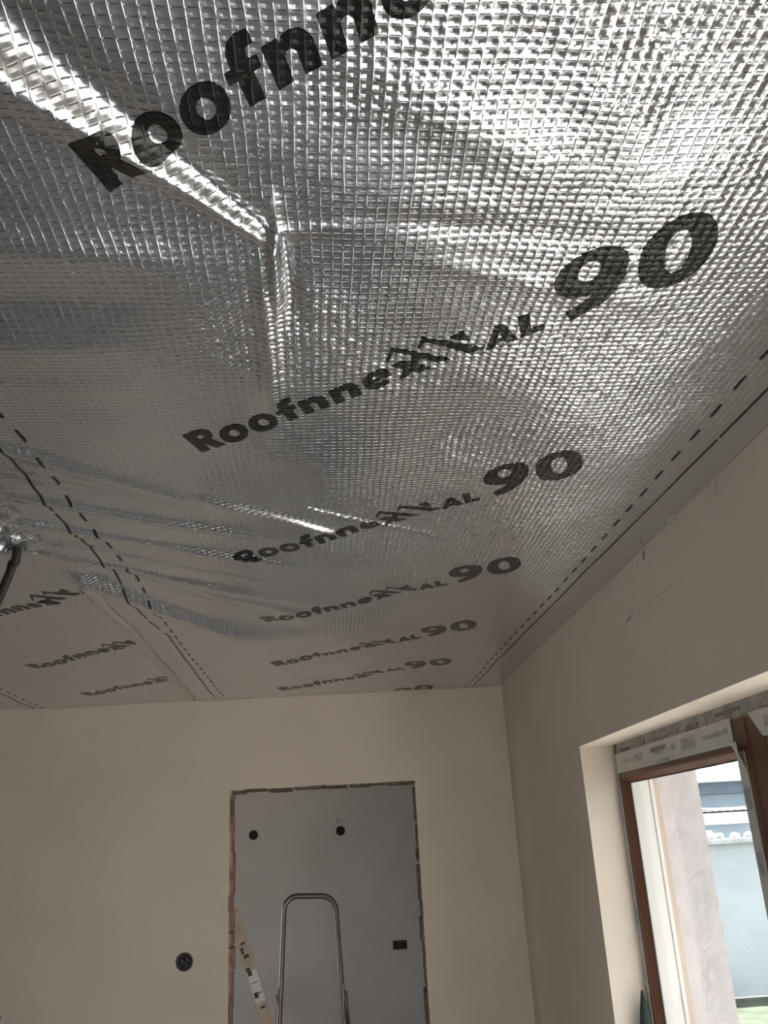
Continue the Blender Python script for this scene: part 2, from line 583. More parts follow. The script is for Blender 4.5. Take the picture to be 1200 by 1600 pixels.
def foil(name, xl, xr, ys, nx, lower):
    """sheet between xl(y) and xr(y); lower = how far below the sheet above it hangs"""
    ys = np.asarray(ys)
    S = np.linspace(0, 1, nx)
    Y0 = np.repeat(ys[:, None], nx, 1)
    X = xl(Y0) + (xr(Y0) - xl(Y0)) * S[None, :]
    y_end = ys[-1]
    # last rows follow the slightly skewed end wall
    Y = np.where(Y0 > 3.9, 3.9 + (Y0 - 3.9) * (ybk(X) - 3.9) / (y_end - 3.9), Y0)
    Z = ZC - sag(X, Y) - lower
    V = np.stack([X, Y, Z], -1).reshape(-1, 3)
    ny = len(ys)
    idx = np.arange(ny * nx).reshape(ny, nx)
    F = np.stack([idx[:-1, :-1], idx[1:, :-1], idx[1:, 1:], idx[:-1, 1:]], -1).reshape(-1, 4)   # facing down
    me = bpy.data.meshes.new(name)
    me.vertices.add(len(V))
    me.vertices.foreach_set('co', V.ravel())
    me.loops.add(F.size)
    me.loops.foreach_set('vertex_index', F.ravel().astype(np.int32))
    me.polygons.add(len(F))
    me.polygons.foreach_set('loop_start', np.arange(0, F.size, 4, dtype=np.int32))
    me.polygons.foreach_set('loop_total', np.full(len(F), 4, np.int32))
    me.update(calc_edges=True)
    me.polygons.foreach_set('use_smooth', np.ones(len(F), bool))
    me.materials.append(MAT['foil'])
    o = bpy.data.objects.new(name, me)
    C.objects.link(o)
    return o


def ygrid(y0, fine0, fine1, y1, cs, fs):
    a = list(np.arange(y0, fine0, cs)) + list(np.arange(fine0, fine1, fs)) + list(np.arange(fine1, y1, .010)) + [y1]
    return a


xwall = lambda y: .884 + .013 * (y - 4.314) - .001
foil_main = foil('foil_sheet', lambda y: -.625 + 0 * y, xwall, ygrid(REAR_Y + .005, .42, 2.8, 4.36, .05, .0045), 340, .006)
tag(foil_main, 'wide silver reinforced foil sheet above the window with six large black logo prints', 'foil sheet', 'silver foil sheets under the roof')
foil_b = foil('foil_sheet', lambda y: -1.47 + 0 * y, lambda y: -.45 + 0 * y, ygrid(REAR_Y + .005, 1.3, 2.8, 4.40, .05, .007), 150, .003)
tag(foil_b, 'silver foil sheet at the left, tucked under the wide sheet past the taped seam', 'foil sheet', 'silver foil sheets under the roof')
foil_c = foil('foil_sheet', lambda y: LEFT_X + .005 + 0 * y, lambda y: -1.36 + 0 * y, ygrid(REAR_Y + .005, 3.0, 3.02, 4.46, .05, .02), 70, 0.)
tag(foil_c, 'narrow glimpse of foil in the far left corner beyond two thin printed lines', 'foil sheet', 'silver foil sheets under the roof')
LOW = {id(foil_main): .006, id(foil_b): .003, id(foil_c): 0.}


# --- printed lettering (millimetres in text space)
def arc(cx, cy, rx, ry, a0, a1, n=14):
    return [(cx + rx * math.cos(math.radians(a0 + (a1 - a0) * i / n)), cy + ry * math.sin(math.radians(a0 + (a1 - a0) * i / n))) for i in range(n + 1)]


def ell(cx, cy, rx, ry, n=28, pw=1.0):
    out = []
    for i in range(n):
        c, s = math.cos(2 * math.pi * i / n), math.sin(2 * math.pi * i / n)
        out.append((cx + rx * math.copysign(abs(c) ** pw, c), cy + ry * math.copysign(abs(s) ** pw, s)))
    return out


def sh(pts, dx, dy=0):
    return [(x + dx, y + dy) for x, y in pts]


G_n = [(0, 0), (19, 0), (19, 25)] + arc(26, 25, 7, 9, 180, 0, 8)[1:] + [(33, 0), (53, 0), (53, 27)] + arc(31, 27, 22, 24, 0, 110, 12)[1:] + [(19, 44), (19, 50), (0, 50)]
G_R = [(0, 0), (-3, 79), (28, 79)] + arc(28, 54, 24, 25, 90, -55, 14)[1:] + [(59, 0), (36, 0), (23, 26), (20.5, 26), (21, 0)]
G_Rh = [(19, 61), (27, 61)] + arc(27, 53.5, 7, 7.5, 90, -90, 8)[1:] + [(20, 46)]
G_f = [(206, 0), (226, 0), (226, 33), (236, 33), (236, 47), (226, 47), (226, 53), (229, 60), (238, 60), (238, 75), (224, 77), (213, 74), (207, 66), (205, 57), (205, 47), (196, 47), (196, 33), (206, 33)]
G_e = arc(27, 25, 27, 28, -8, 318, 30) + arc(27, 24, 11, 12, 318, 198, 10)
G_eh = arc(27, 29, 8, 9, 0, 180, 8)
POLY = [
    [G_R, G_Rh],
    [ell(91, 25, 30, 30, pw=.93), ell(92, 25, 11, 14)],
    [ell(159, 25, 30, 30, pw=.93), ell(160, 25, 11, 14)],
    [G_f],
    [sh(G_n, 243)],
    [sh(G_n, 307)],
    [sh(G_e, 370), sh(G_eh, 370)],
    [[(428, 50), (453, 50), (494, 0), (467, 0)]],
    [[(432, 0), (449, 0), (460.5, 14), (449, 28)]],
    [[(461, 36), (472, 22), (485, 50), (468, 50)]],
    [[(424, 66), (429, 63), (444, 86), (444, 100)]],
    [[(444, 100), (441, 90), (503, 14), (529, 8)]],
    [[(483, 72), (488, 69), (497, 83), (496, 97)]],
    [[(496, 97), (494, 87), (560, 9), (586, 9)]],
    [[(536, 68), (561, 74), (568, 40)]],
    [[(587, 0), (609, 54), (622, 54), (642, 0), (622, 0), (619, 10), (607, 10), (603, 0)], [(610, 21), (617, 21), (614, 34)]],
    [[(646, 0), (683, 0), (683, 14), (664, 14), (664, 54), (646, 54)]],
    [ell(756, 96, 52, 46, 32), ell(754, 101, 16, 21, 20)],
    [[(807, 92), (803, 62), (788, 33), (766, 13), (742, 1), (724, -5), (717, 20), (738, 29), (754, 44), (764, 56), (790, 80)]],
    [ell(871, 68, 51, 74, 36, .95), ell(872, 70, 17, 47, 24)],
]
TB = Vector((.8035, -.5953))     # along the writing, on the ceiling plane
TD = Vector((.29, .957))         # down the letters


LETTERS = [(0, 1, 'letter'), (1, 2, 'letter'), (2, 3, 'letter'), (3, 4, 'letter'), (4, 5, 'letter'), (5, 6, 'letter'), (6, 7, 'letter'), (7, 10, 'letter'),
           (10, 12, 'roof_symbol'), (12, 14, 'roof_symbol'), (14, 15, 'roof_symbol'), (15, 16, 'letter'), (16, 17, 'letter'), (17, 19, 'digit'), (19, 20, 'digit')]


def glyph_mesh(polys):
    bm = bmesh.new()
    for loops in polys:
        flat = [Vector((x, y, 0)) for lp in loops for x, y in lp]
        tris = tessellate_polygon([[Vector((x, y, 0)) for x, y in lp] for lp in loops])
        vs = [bm.verts.new(v) for v in flat]
        for t in tris:
            try:
                bm.faces.new([vs[i] for i in t])
            except ValueError:
                pass
    xs = [v.co.x for v in bm.verts]
    for i in range(int(min(xs) // 10), int(max(xs) // 10) + 2):
        bmesh.ops.bisect_plane(bm, geom=bm.verts[:] + bm.edges[:] + bm.faces[:], plane_co=(i * 10 - 2.5, 0, 0), plane_no=(1, 0, 0))
    for j in range(-1, 15):
        bmesh.ops.bisect_plane(bm, geom=bm.verts[:] + bm.edges[:] + bm.faces[:], plane_co=(0, j * 10 + .7, 0), plane_no=(0, 1, 0))
    bm.verts.index_update()
    V = np.array([v.co[:2] for v in bm.verts])
    F = [[v.index for v in f.verts] for f in bm.faces]
    bm.free()
    return V, F


GLYPHS = [(nm, *glyph_mesh(POLY[a:b])) for a, b, nm in LETTERS]


def printed(name, P, F, sheet, material='foil_ink', parent=None):
    """flat print hugging the foil surface; P = (n,2) world xy"""
    z = ZC - sag(P[:, 0], P[:, 1]) - LOW[id(sheet)] - .0009
    ok = (P[:, 1] < ybk(P[:, 0]) - .002) & (P[:, 0] < xwall(P[:, 1]) - .001)
    F = [f for f in F if all(ok[i] for i in f)]
    if not F:
        return
    used = sorted({i for f in F for i in f})
    mp = {k: i for i, k in enumerate(used)}
    me = bpy.data.meshes.new(name)
    V = np.column_stack([P, z])
    FF = []
    for f in F:
        f2 = [mp[i] for i in f]
        a, b, c = (V[f[0]], V[f[1]], V[f[2]])
        nz = (b[0] - a[0]) * (c[1] - a[1]) - (b[1] - a[1]) * (c[0] - a[0])
        FF.append(f2[::-1] if nz > 0 else f2)
    me.from_pydata([tuple(V[k]) for k in used], [], FF)
    me.polygons.foreach_set('use_smooth', np.ones(len(FF), bool))
    me.materials.append(MAT[material])
    o = bpy.data.objects.new(name, me)
    C.objects.link(o)
    o.parent = parent or sheet
    return o


def text_row(ox, oy, sheet):
    root = None
    for nm, V, F in GLYPHS:
        s, t = V[:, 0:1] / 1000, V[:, 1:2] / 1000
        P = np.array([[ox, oy]]) + s * np.array(TB)[None, :] - t * np.array(TD)[None, :]
        if P[:, 1].min() > ybk(P[:, 0]).min() - .004:
            continue
        if root is None:
            root = bpy.data.objects.new('printed_logo', None)
            root.empty_display_size = .05
            C.objects.link(root)
            root.parent = sheet
            root['label'] = 'black printed logo lettering with a roof symbol and a large 90'
        printed(nm, P, F, sheet, parent=root)


for k, (ox, oy) in enumerate([(-.222, .796), (-.212, 1.484), (-.194, 2.165), (-.178, 2.838), (-.186, 3.545), (-.192, 4.175), (-.19, 4.86)]):
    text_row(ox, oy, foil_main)
for ox, oy in [(-1.135, 2.752), (-1.096, 3.412), (-1.067, 4.085), (-1.06, 4.76)]:
    text_row(ox, oy, foil_b)


def line_strip(name, pts, wd, sheet, dash=None, skips=()):
    """printed line along pts (x,y), width wd; dash = (length, period)"""
    pts = np.array(pts, float)
    seg = np.hypot(*np.diff(pts, axis=0).T)
    cum = np.concatenate([[0], np.cumsum(seg)])
    L = cum[-1]
    runs = [(0, L)] if not dash else [(a, min(a + dash[0], L)) for a in np.arange(0, L, dash[1])]
    for s0, s1 in skips:
        runs = [r for a, b in runs for r in (((a, min(b, s0)), (max(a, s1), b)) if a < s1 and b > s0 else ((a, b),)) if r[1] - r[0] > .002]
    for a, b in runs:
        V, F = [], []
        n = max(2, int((b - a) / .008) + 1)
        ss = np.linspace(a, b, n)
        x = np.interp(ss, cum, pts[:, 0])
        y = np.interp(ss, cum, pts[:, 1])
        for i in range(n):
            V.append((x[i] - wd / 2, y[i]))
            V.append((x[i] + wd / 2, y[i]))
        F = [[2 * i, 2 * i + 1, 2 * i + 3, 2 * i + 2] for i in range(n - 1)]
        printed(name, np.array(V), F, sheet)


# right edge lines of the wide sheet
line_strip('printed_edge_line', [(.790, .45), (.776, 1.27), (.757, 2.4), (.741, 3.67), (.737, 4.33)], .0045, foil_main, None, [(1.02, 1.03), (1.85, 1.856)])
line_strip('printed_dash', [(.716, .45), (.716, 1.27), (.722, 2.4), (.712, 3.4), (.706, 4.33)], .0060, foil_main, (.046, .098))
# left edge lines
line_strip('printed_edge_line', [(-.57, .6), (-.572, 1.30), (-.560, 1.50), (-.562, 1.75), (-.545, 2.0), (-.54, 2.31), (-.546, 2.50), (-.544, 2.75), (-.520, 2.95), (-.528, 3.6), (-.525, 4.30)], .0048, foil_main, None, [(1.16, 1.175), (1.28, 1.30), (1.72, 1.74), (2.1, 2.14), (2.25, 2.31)])
line_strip('printed_dash', [(-.522, .6), (-.521, 1.30), (-.508, 1.50), (-.513, 1.72), (-.498, 2.0), (-.492, 2.3), (-.500, 2.75), (-.498, 3.35), (-.481, 4.28)], .0060, foil_main, (.046, .098))
line_strip('printed_edge_line', [(-1.41, 2.8), (-1.41, 4.40)], .005, foil_b)
line_strip('printed_dash', [(-1.365, 2.8), (-1.368, 4.40)], .006, foil_b, (.046, .098))

# clear tape along the seam
ys = np.arange(2.28, 4.33, .02)
bm = bmesh.new()
prev = None
for i, y in enumerate(ys):
    xa, xb = -.650 + .006 * math.sin(y * 5), -.614 + .003 * math.sin(y * 7)
    xs = np.linspace(xa, xb, 6)
    za = ZC - sag(xs, np.full(6, y)) - .0075
    row = [bm.verts.new((xs[k], y, za[k])) for k in range(6)]
    if prev:
        for k in range(5):
            bm.faces.new((prev[k], row[k], row[k + 1], prev[k + 1])).smooth = True
    prev = row
seam = obj('seam_tape', bm, 'clear_tape')
md = seam.modifiers.new('thickness', 'SOLIDIFY')
md.thickness = .0006
tag(seam, 'dull translucent adhesive tape strip along the overlap of the two foil sheets', 'tape')

# grey plaster dabs and torn bits where the foil meets the right wall
bm = bmesh.new()
for y, r, dz in [(1.93, .014, -.006), (1.905, .008, -.003), (2.85, .006, -.002)]:
    x = xwall(y) - .004
    M = Matrix.Translation((x, y, ZC - .012 - dz)) @ Matrix.Rotation(rng.uniform(0, 3), 4, 'Z') @ Matrix.Diagonal((r * .7, r * 1.4, r * .5, 1))
    q = bmesh.ops.create_icosphere(bm, subdivisions=2, radius=1, matrix=M)
    for v in q['verts']:
        v.co += Vector((rng.uniform(-1, 1), rng.uniform(-1, 1), rng.uniform(-1, 1))) * r * .18
dabs = obj('plaster_dab', bm, 'dab', wall_right)

# ------------------------------------------------------------------ window
win = empty('window_1', MR @ Vector((WIN_W / 2, .15, WIN_B)))
struct(win, 'brown wooden casement window with printed white protective film still on', 'window')


def fbox(lst, name, material, parent, bevel=.002):
    return boxes(name, lst, MR, material, parent, bevel)


FZ0, FZ1 = WIN_B, WIN_T
SB, ST = WIN_B + .03, CZ + .228            # sash bottom / top
# fixed frame, mostly hidden by the plaster: brown wood with a grey film over the head
fbox([((0, .118, FZ0), (.022, .150, FZ1)), ((WIN_W - .022, .118, FZ0), (WIN_W, .150, FZ1)), ((.022, .118, FZ0), (WIN_W - .022, .185, FZ0 + .03))], 'fixed_frame', 'wood_brown', win)
head = fbox([((.0, .119, CZ + .222), (WIN_W, .185, FZ1 + .004))], 'frame_head', 'film_grey', win, 0)
head['label'] = 'frame head wrapped in smudged grey film'
for i, (a, b, z0, z1) in enumerate([(.07, .16, .234, .243), (.20, .27, .232, .244), (.30, .31, .232, .25), (.44, .60, .240, .248), (.66, .74, .232, .247), (.78, .80, .230, .252), (.86, 1.0, .243, .252), (1.06, 1.2, .234, .246), (1.28, 1.5, .238, .247)]):
    fbox([((a, .1175, CZ + z0), (b, .119, CZ + z1))], 'printed_mark', 'film_print' if i % 2 else 'film_print_dark', head, 0)
side = fbox([((.0, .110, FZ0), (.024, .118, CZ + .224))], 'protective_film', 'film_grey', win, 0)
side['label'] = 'grey film edge down the frame side'


def sash(u0, u1, mirror):
    s = empty('sash', MR @ Vector(((u0 + u1) / 2, .14, SB)))
    s.parent = win
    s.matrix_parent_inverse = win.matrix_world.inverted()
    V0, V1 = .115, .150
    W = .074
    WL = W if mirror else .024          # the plaster hides most of the far stile
    st = fbox([((u0, V0, SB), (u0 + WL, V1, ST))], 'stile', 'wood_brown', s, .004)
    st = fbox([((u1 - W, V0, SB), (u1, V1, ST))], 'stile', 'wood_brown', s, .006)
    fbox([((u0 + WL, V0, ST - .078), (u1 - W, V1, ST))], 'rail', 'wood_brown', s, .006)
    fbox([((u0 + WL, V0, SB), (u1 - W, V1, SB + .09))], 'rail', 'wood_brown', s, .006)
    # sloping glazing beads
    a, b, c, d = u0 + WL, u1 - W, SB + .09, ST - .078
    k = .013
    bm = bmesh.new()
    for (P, Q, R_, S_) in [(((a, c), (a, d)), ((a + k, c + k), (a + k, d - k)), 0, 0), (((b, d), (b, c)), ((b - k, d - k), (b - k, c + k)), 0, 0),
                           (((a, d), (b, d)), ((a + k, d - k), (b - k, d - k)), 0, 0), (((b, c), (a, c)), ((b - k, c + k), (a + k, c + k)), 0, 0)]:
        o1 = [MR @ Vector((P[i][0], V0 + .004, P[i][1])) for i in (0, 1)]
        o2 = [MR @ Vector((Q[i][0], V0 + .024, Q[i][1])) for i in (0, 1)]
        o3 = [MR @ Vector((P[i][0], V0 + .030, P[i][1])) for i in (0, 1)]
        o4 = [MR @ Vector((Q[i][0], V0 + .030, Q[i][1])) for i in (0, 1)]
        vs = [bm.verts.new(v) for v in (o1[0], o1[1], o2[1], o2[0], o3[0], o3[1], o4[1], o4[0])]
        for f in ((0, 1, 2, 3), (3, 2, 6, 7), (0, 4, 5, 1)):
            bm.faces.new([vs[i] for i in f])
    obj('glazing_bead', bm, 'wood_brown', s)
    gk = k
    ga = fbox([((a + gk - .004, V0 + .024, c + gk), (a + gk + .002, V0 + .028, d - gk)), ((b - gk - .002, V0 + .024, c + gk), (b - gk + .004, V0 + .028, d - gk)),
               ((a + gk, V0 + .024, d - gk - .003), (b - gk, V0 + .028, d - gk + .004))], 'gasket', 'rubber', s, 0)
    fbox([((a, V0 + .030, c), (b, V0 + .034, d))], 'glass_pane', 'pane_glass', s, 0)
    return s


s1 = sash(.012, 1.018, False)
s2 = sash(1.026, 2.028, True)
# protective film on the first sash
f1 = fbox([((.010, .1125, CZ + .168), (.945, .1152, CZ + .230))], 'protective_film', 'film_white', win, 0)
f1['label'] = 'white printed film along the top rail'
for i, (a, b, z0, z1, mm) in enumerate([(.10, .20, .198, .204, 'film_print'), (.22, .29, .190, .212, 'film_print'), (.37, .50, .203, .216, 'film_print_dark'), (.40, .47, .196, .200, 'film_print'), (.40, .52, .170, .178, 'film_print'),
                                        (.545, .575, .194, .212, 'film_print'), (.62, .72, .186, .216, 'film_print'), (.765, .90, .196, .206, 'film_print'), (.905, .925, .198, .21, 'film_print')]):
    fbox([((a, .1118, CZ + z0), (b, .1125, CZ + z1))], 'printed_mark', mm, f1, 0)
f2 = fbox([((.950, .1122, WIN_B + .9), (.990, .1150, CZ + .150))], 'protective_film', 'film_white', win, 0)
f2['label'] = 'white film strip down the meeting stile'
# lifted corner of that strip
bm = bmesh.new()
for P in [((.935, .108, CZ + .168), (.985, .100, CZ + .172), (.992, .098, CZ + .140), (.992, .1115, CZ + .105), (.950, .1118, CZ + .152))]:
    a = [bm.verts.new(MR @ Vector(p)) for p in P]
    b = [bm.verts.new(MR @ (Vector(p) + Vector((0, .001, 0)))) for p in P]
    bm.faces.new(a)
    bm.faces.new(b[::-1])
    for i in range(5):
        bm.faces.new((a[i], b[i], b[(i + 1) % 5], a[(i + 1) % 5]))
fl = obj('film_flap', bm, 'film_white', win)
for z in (.02, -.12, -.30, -.42):
    fbox([((.958, .1116, CZ + z), (.984, .1122, CZ + z + .05))], 'printed_mark', 'film_print', f2, 0)
bm = bmesh.new()
prism(bm, [(1.045, CZ + .228), (1.95, CZ + .228), (1.95, CZ + .165), (1.16, CZ + .165), (1.10, CZ + .172)], MR @ Matrix(((1, 0, 0, 0), (0, 0, 1, 0), (0, 1, 0, 0), (0, 0, 0, 1))), .1122, .1148)
f3 = obj('protective_film', bm, 'film_white', win)
f3['label'] = 'white printed film on the second sash, its corner cut'
for a, b in [(1.12, 1.16), (1.2, 1.25), (1.4, 1.6)]:
    fbox([((a, .1115, CZ + .19), (b, .1122, CZ + .212))], 'printed_mark', 'film_print', f3, 0)
# outside: shutter guide rail and render edge on the far reveal
for u0, sgn in ((0, 1), (WIN_W, -1)):
    def ub(a, b):
        return (u0 + a, u0 + b) if sgn > 0 else (u0 - b, u0 - a)
    x0, x1 = ub(-.002, .028)
    fbox([((x0, .1505, FZ0), (x1, .202, FZ1))], 'shutter_guide', 'rail_white', win, .001)
    x0, x1 = ub(-.002, .020)
    fbox([((x0, .2025, FZ0), (x1, .214, FZ1))], 'shutter_guide', 'rail_white', win, .001)
    x0, x1 = ub(-.002, .026)
    fbox([((x0, .2145, FZ0), (x1, .226, FZ1))], 'shutter_guide', 'rail_white', win, .001)
    x0, x1 = ub(-.002, .012)
    fbox([((x0, .2265, FZ0), (x1, .248, FZ1))], 'render_edge', 'render_beige', win, .001)
    x0, x1 = ub(-.002, .006)
    fbox([((x0, .2485, FZ0), (x1, TH + .002, FZ1))], 'render_reveal', 'render_outer', win, 0)

# ------------------------------------------------------------------ glazed door added behind the camera to brighten the room
fill_win = empty('fill_window', ((RDX0 + RDX1) / 2, REAR_Y - .07, RDZ0))
struct(fill_win, 'unseen glazed door added behind the camera for fill daylight', 'window')
for k in range(4):
    x = RDX0 + (RDX1 - RDX0 - .08) * k / 3
    boxes('frame_post', [((x, REAR_Y - .11, RDZ0), (x + .08, REAR_Y - .04, RDZ1))], I4, 'wood_brown', fill_win, .003)
    if k < 3:
        x2 = RDX0 + (RDX1 - RDX0 - .08) * (k + 1) / 3
        for z in (RDZ0, RDZ1 - .09):
            boxes('rail', [((x + .08, REAR_Y - .11, z), (x2, REAR_Y - .04, z + .09))], I4, 'wood_brown', fill_win, .003)
        boxes('glass_pane', [((x + .07, REAR_Y - .078, RDZ0 + .08), (x2 + .01, REAR_Y - .072, RDZ1 - .08))], I4, 'pane_glass', fill_win)

# dark green rolled cloth standing in the reveal
bm = bmesh.new()
base = Vector((.045, .055, WIN_B))
top = Vector((.030, .088, 1.365))
pts, rad = [], []
for i in range(26):
    t = i / 25
    pts.append(MR @ (base.lerp(top, t) + Vector((.004 * math.sin(t * 9), 0, 0))))
    rad.append(.040 * (1 - max(0, (t - .80) / .2) ** 1.3 * .93) * (1 + .06 * math.sin(t * 40)))
tube(bm, pts, .04, 14, True, lambda i: rad[i])
gc = obj('rolled_cloth', bm, 'green_cloth')
bm = bmesh.new()
c0 = MR @ base.lerp(top, .5)
tube(bm, [c0 + Vector((.044 * math.cos(a), .044 * math.sin(a), .002 * math.sin(2 * a))) for a in np.linspace(0, 2 * math.pi, 20)], .003, 6, False)
obj('tie', bm, 'wire', gc)
tag(gc, 'dark green pointed roll of cloth standing in the window reveal', 'cloth roll')

# ------------------------------------------------------------------ sockets and cables


def wall_box(name, X, Y, Z, r, M, ringmat, holemat, label, cat, group=None, wires=True):
    root = empty(name, M @ Vector((X, Y, Z)))
    tag(root, label, cat, group)
    bm = bmesh.new()
    n = 22
    rings = []
    prof = [(r * 1.10, -.0015), (r * 1.02, -.004), (r * .92, -.004), (r * .86, -.0022), (r * .84, -.0015)]
    for rr, yy in prof:
        rings.append([bm.verts.new(M @ Vector((X + rr * math.cos(2 * math.pi * k / n) * (1 + .03 * math.sin(3 * k)), Y + yy, Z + rr * math.sin(2 * math.pi * k / n)))) for k in range(n)])
    for i in range(len(rings) - 1):
        for k in range(n):
            bm.faces.new((rings[i][k], rings[i][(k + 1) % n], rings[i + 1][(k + 1) % n], rings[i + 1][k]))
    obj('rim', bm, ringmat, root)
    bm = bmesh.new()
    bm.faces.new([bm.verts.new(M @ Vector((X + .85 * r * math.cos(2 * math.pi * k / n), Y - .0012, Z + .85 * r * math.sin(2 * math.pi * k / n)))) for k in range(n)])
    obj('cavity', bm, holemat, root)
    if wires:
        bm = bmesh.new()
        for dx, dz, l in ((-.35, .25, .5), (.1, -.1, .8), (.3, .35, .4)):
            q0 = Vector((X + r * dx, Y - .002, Z + r * dz))
            tube(bm, [M @ v for v in (q0, q0 + Vector((r * .1, -.010, -r * .1 * l)), q0 + Vector((r * .25, -.014, -r * .45 * l)), q0 + Vector((r * .2, -.010, -r * .8 * l)))], r * .08, 6)
        obj('wire', bm, 'wire', root)
    return root


wall_box('socket_box', -1.539, 0, 1.381, .035, MB, 'box_grey', 'box_dark', 'open round socket box with loose wires left of the doorway', 'socket box')
wall_box('junction_box', -1.438, HD, 1.916, .027, MB, 'box_dark', 'box_dark', 'left of the two small black round boxes high on the hall wall', 'junction box', 'round boxes on the hall wall', False)
jb = wall_box('junction_box', -.876, HD, 1.913, .027, MB, 'box_dark', 'box_dark', 'right of the two small black round boxes, below a pencil scribble', 'junction box', 'round boxes on the hall wall', False)
hb = bpy.data.objects['wall_hall_back']
strip_on('scuff_mark', MB @ Matrix.Translation((0, HD, 0)), [(-.905, 1.95), (-.895, 1.985), (-.88, 1.955), (-.872, 1.99), (-.86, 1.96)], .004, 'scuff', hb)
root = empty('double_socket_box', MB @ Vector((-.53, HD, 1.23)))
tag(root, 'dark red rectangular double socket box low on the hall wall', 'socket box')
boxes('box_shell', [((-.575, HD - .004, 1.203), (-.487, HD, 1.254))], MB, 'box_red', root, .003)
for x in (-.553, -.509):
    bm = bmesh.new()
    n = 16
    bm.faces.new([bm.verts.new(MB @ Vector((x + .017 * math.cos(2 * math.pi * k / n), HD - .0048, 1.2285 + .017 * math.sin(2 * math.pi * k / n)))) for k in range(n)])
    obj('socket_hole', bm, 'box_dark', root)
# short cable end near the left frame edge
bm = bmesh.new()
tube(bm, [MB @ Vector(v) for v in ((-2.36, .0, 1.19), (-2.35, -.02, 1.195), (-2.335, -.035, 1.202), (-2.318, -.045, 1.212))], .007, 8)
cb = obj('cable_end', bm, 'rubber')
bm = bmesh.new()
tube(bm, [MB @ Vector(v) for v in ((-2.320, -.044, 1.211), (-2.312, -.048, 1.216))], .004, 6)
obj('copper_core', bm, 'wire', cb)
tag(cb, 'short black cable end sticking out of the end wall at the left', 'cable')

# black corrugated conduit looping out of the foil
bm = bmesh.new()
ctrl = [(-.700, 1.965, 2.53), (-.706, 1.978, 2.492), (-.716, 1.988, 2.490), (-.722, 1.998, 2.476), (-.732, 2.006, 2.455), (-.748, 2.017, 2.42), (-.775, 2.035, 2.37), (-.83, 2.07, 2.30), (-.93, 2.12, 2.26), (-1.03, 2.16, 2.32), (-1.08, 2.18, 2.42), (-1.09, 2.185, 2.535)]
ctrl = [Vector(c) for c in ctrl]


def catmull(P, n):
    P = [P[0] * 2 - P[1]] + P + [P[-1] * 2 - P[-2]]
    out = []
    for i in range(1, len(P) - 2):
        for k in range(n):
            t = k / n
            a, b, c_, d = P[i - 1], P[i], P[i + 1], P[i + 2]
            out.append(.5 * ((2 * b) + (c_ - a) * t + (2 * a - 5 * b + 4 * c_ - d) * t * t + (3 * b - a - 3 * c_ + d) * t ** 3))
    out.append(P[-2])
    return out


pts = catmull(ctrl, 14)
tube(bm, pts, .01, 12, True, lambda i: .0095 + .0013 * (i % 2))
cdt = obj('corrugated_conduit', bm, 'rubber')
bm = bmesh.new()
tube(bm, [Vector((-.700 + .017 * math.cos(a), 1.968 + .017 * math.sin(a), 2.522)) for a in np.linspace(0, 2 * math.pi, 16)], .004, 6, False)
obj('sleeve', bm, 'box_grey', cdt)
tag(cdt, 'black corrugated conduit loop hanging out of the crumpled foil at the left', 'conduit')

# ------------------------------------------------------------------ step ladder in the hall
lad = empty('step_ladder', MB @ Vector((-1.035, .95, 0)))
tag(lad, 'steel step ladder with bent tube hoop standing in the hall', 'ladder')
LX = -1.034


def lp(x, y, z):
    return MB @ Vector((x, y, z))


# front frame leans away from the viewer; the hoop tops it
def fy(z):
    return .90 + (1.58 - z) * -.10


hw = lambda z: .142 + (1.5 - z) * .052
bm = bmesh.new()
pts = []
for z in np.linspace(.02, 1.50, 24):
    pts.append((LX - hw(z), fy(z), z))
R0 = .075
for a in np.linspace(180, 90, 9)[1:]:
    pts.append((LX - .142 + R0 + R0 * math.cos(math.radians(a)), fy(1.5), 1.50 + R0 * math.sin(math.radians(a))))
for a in np.linspace(90, 0, 9):
    pts.append((LX + .142 - R0 + R0 * math.cos(math.radians(a)), fy(1.5), 1.50 + R0 * math.sin(math.radians(a))))
for z in np.linspace(1.50, .02, 24)[1:]:
    pts.append((LX + hw(z), fy(z), z))
pts = [(x, y, z - .035 * ((x - LX) / .29) * (1 if z > 1.3 else 0) * .4) for x, y, z in pts]
tube(bm, [lp(*q) for q in pts], .0150, 12)
obj('hoop', bm, 'chrome', lad)
for i, z in enumerate((.25, .50, .75)):
    boxes('tread', [((LX - hw(z), fy(z) - .05, z - .015), (LX + hw(z), fy(z) + .05, z + .015))], MB, 'tread', lad, .004)
boxes('platform', [((LX - hw(.88), fy(.88) - .02, .84), (LX + hw(.88), fy(.88) + .26, .875))], MB, 'tread', lad, .006)
for s in (-1, 1):
    bm = bmesh.new()
    tube(bm, [lp(LX + s * (hw(1.02) + .012), fy(1.0) + .02, 1.10), lp(LX + s * (hw(1.0) + .016), fy(1.0) + .08, .98), lp(LX + s * (hw(.5) + .02), fy(.5) + .36, .5), lp(LX + s * (hw(0) + .02), fy(0) + .64, .02)], .011, 8)
    obj('rear_leg', bm, 'chrome', lad)
    boxes('hinge_plate', [((LX + s * (hw(1.08) + .005) - .006, fy(1.1) - .018, 1.03), (LX + s * (hw(1.08) + .005) + .006, fy(1.1) + .05, 1.14))], MB, 'chrome', lad, .003)
    for y, k in ((fy(0), 0), (fy(0) + .64, .02)):
        boxes('foot', [((LX + s * (hw(0) + k) - .018, y - .02, 0), (LX + s * (hw(0) + k) + .018, y + .02, .04))], MB, 'rubber', lad, .004)
bm = bmesh.new()
tube(bm, [lp(LX - hw(0) - .02, fy(0) + .5, .25), lp(LX + hw(0) + .02, fy(0) + .5, .25)], .009, 8)
obj('rear_brace', bm, 'chrome', lad)

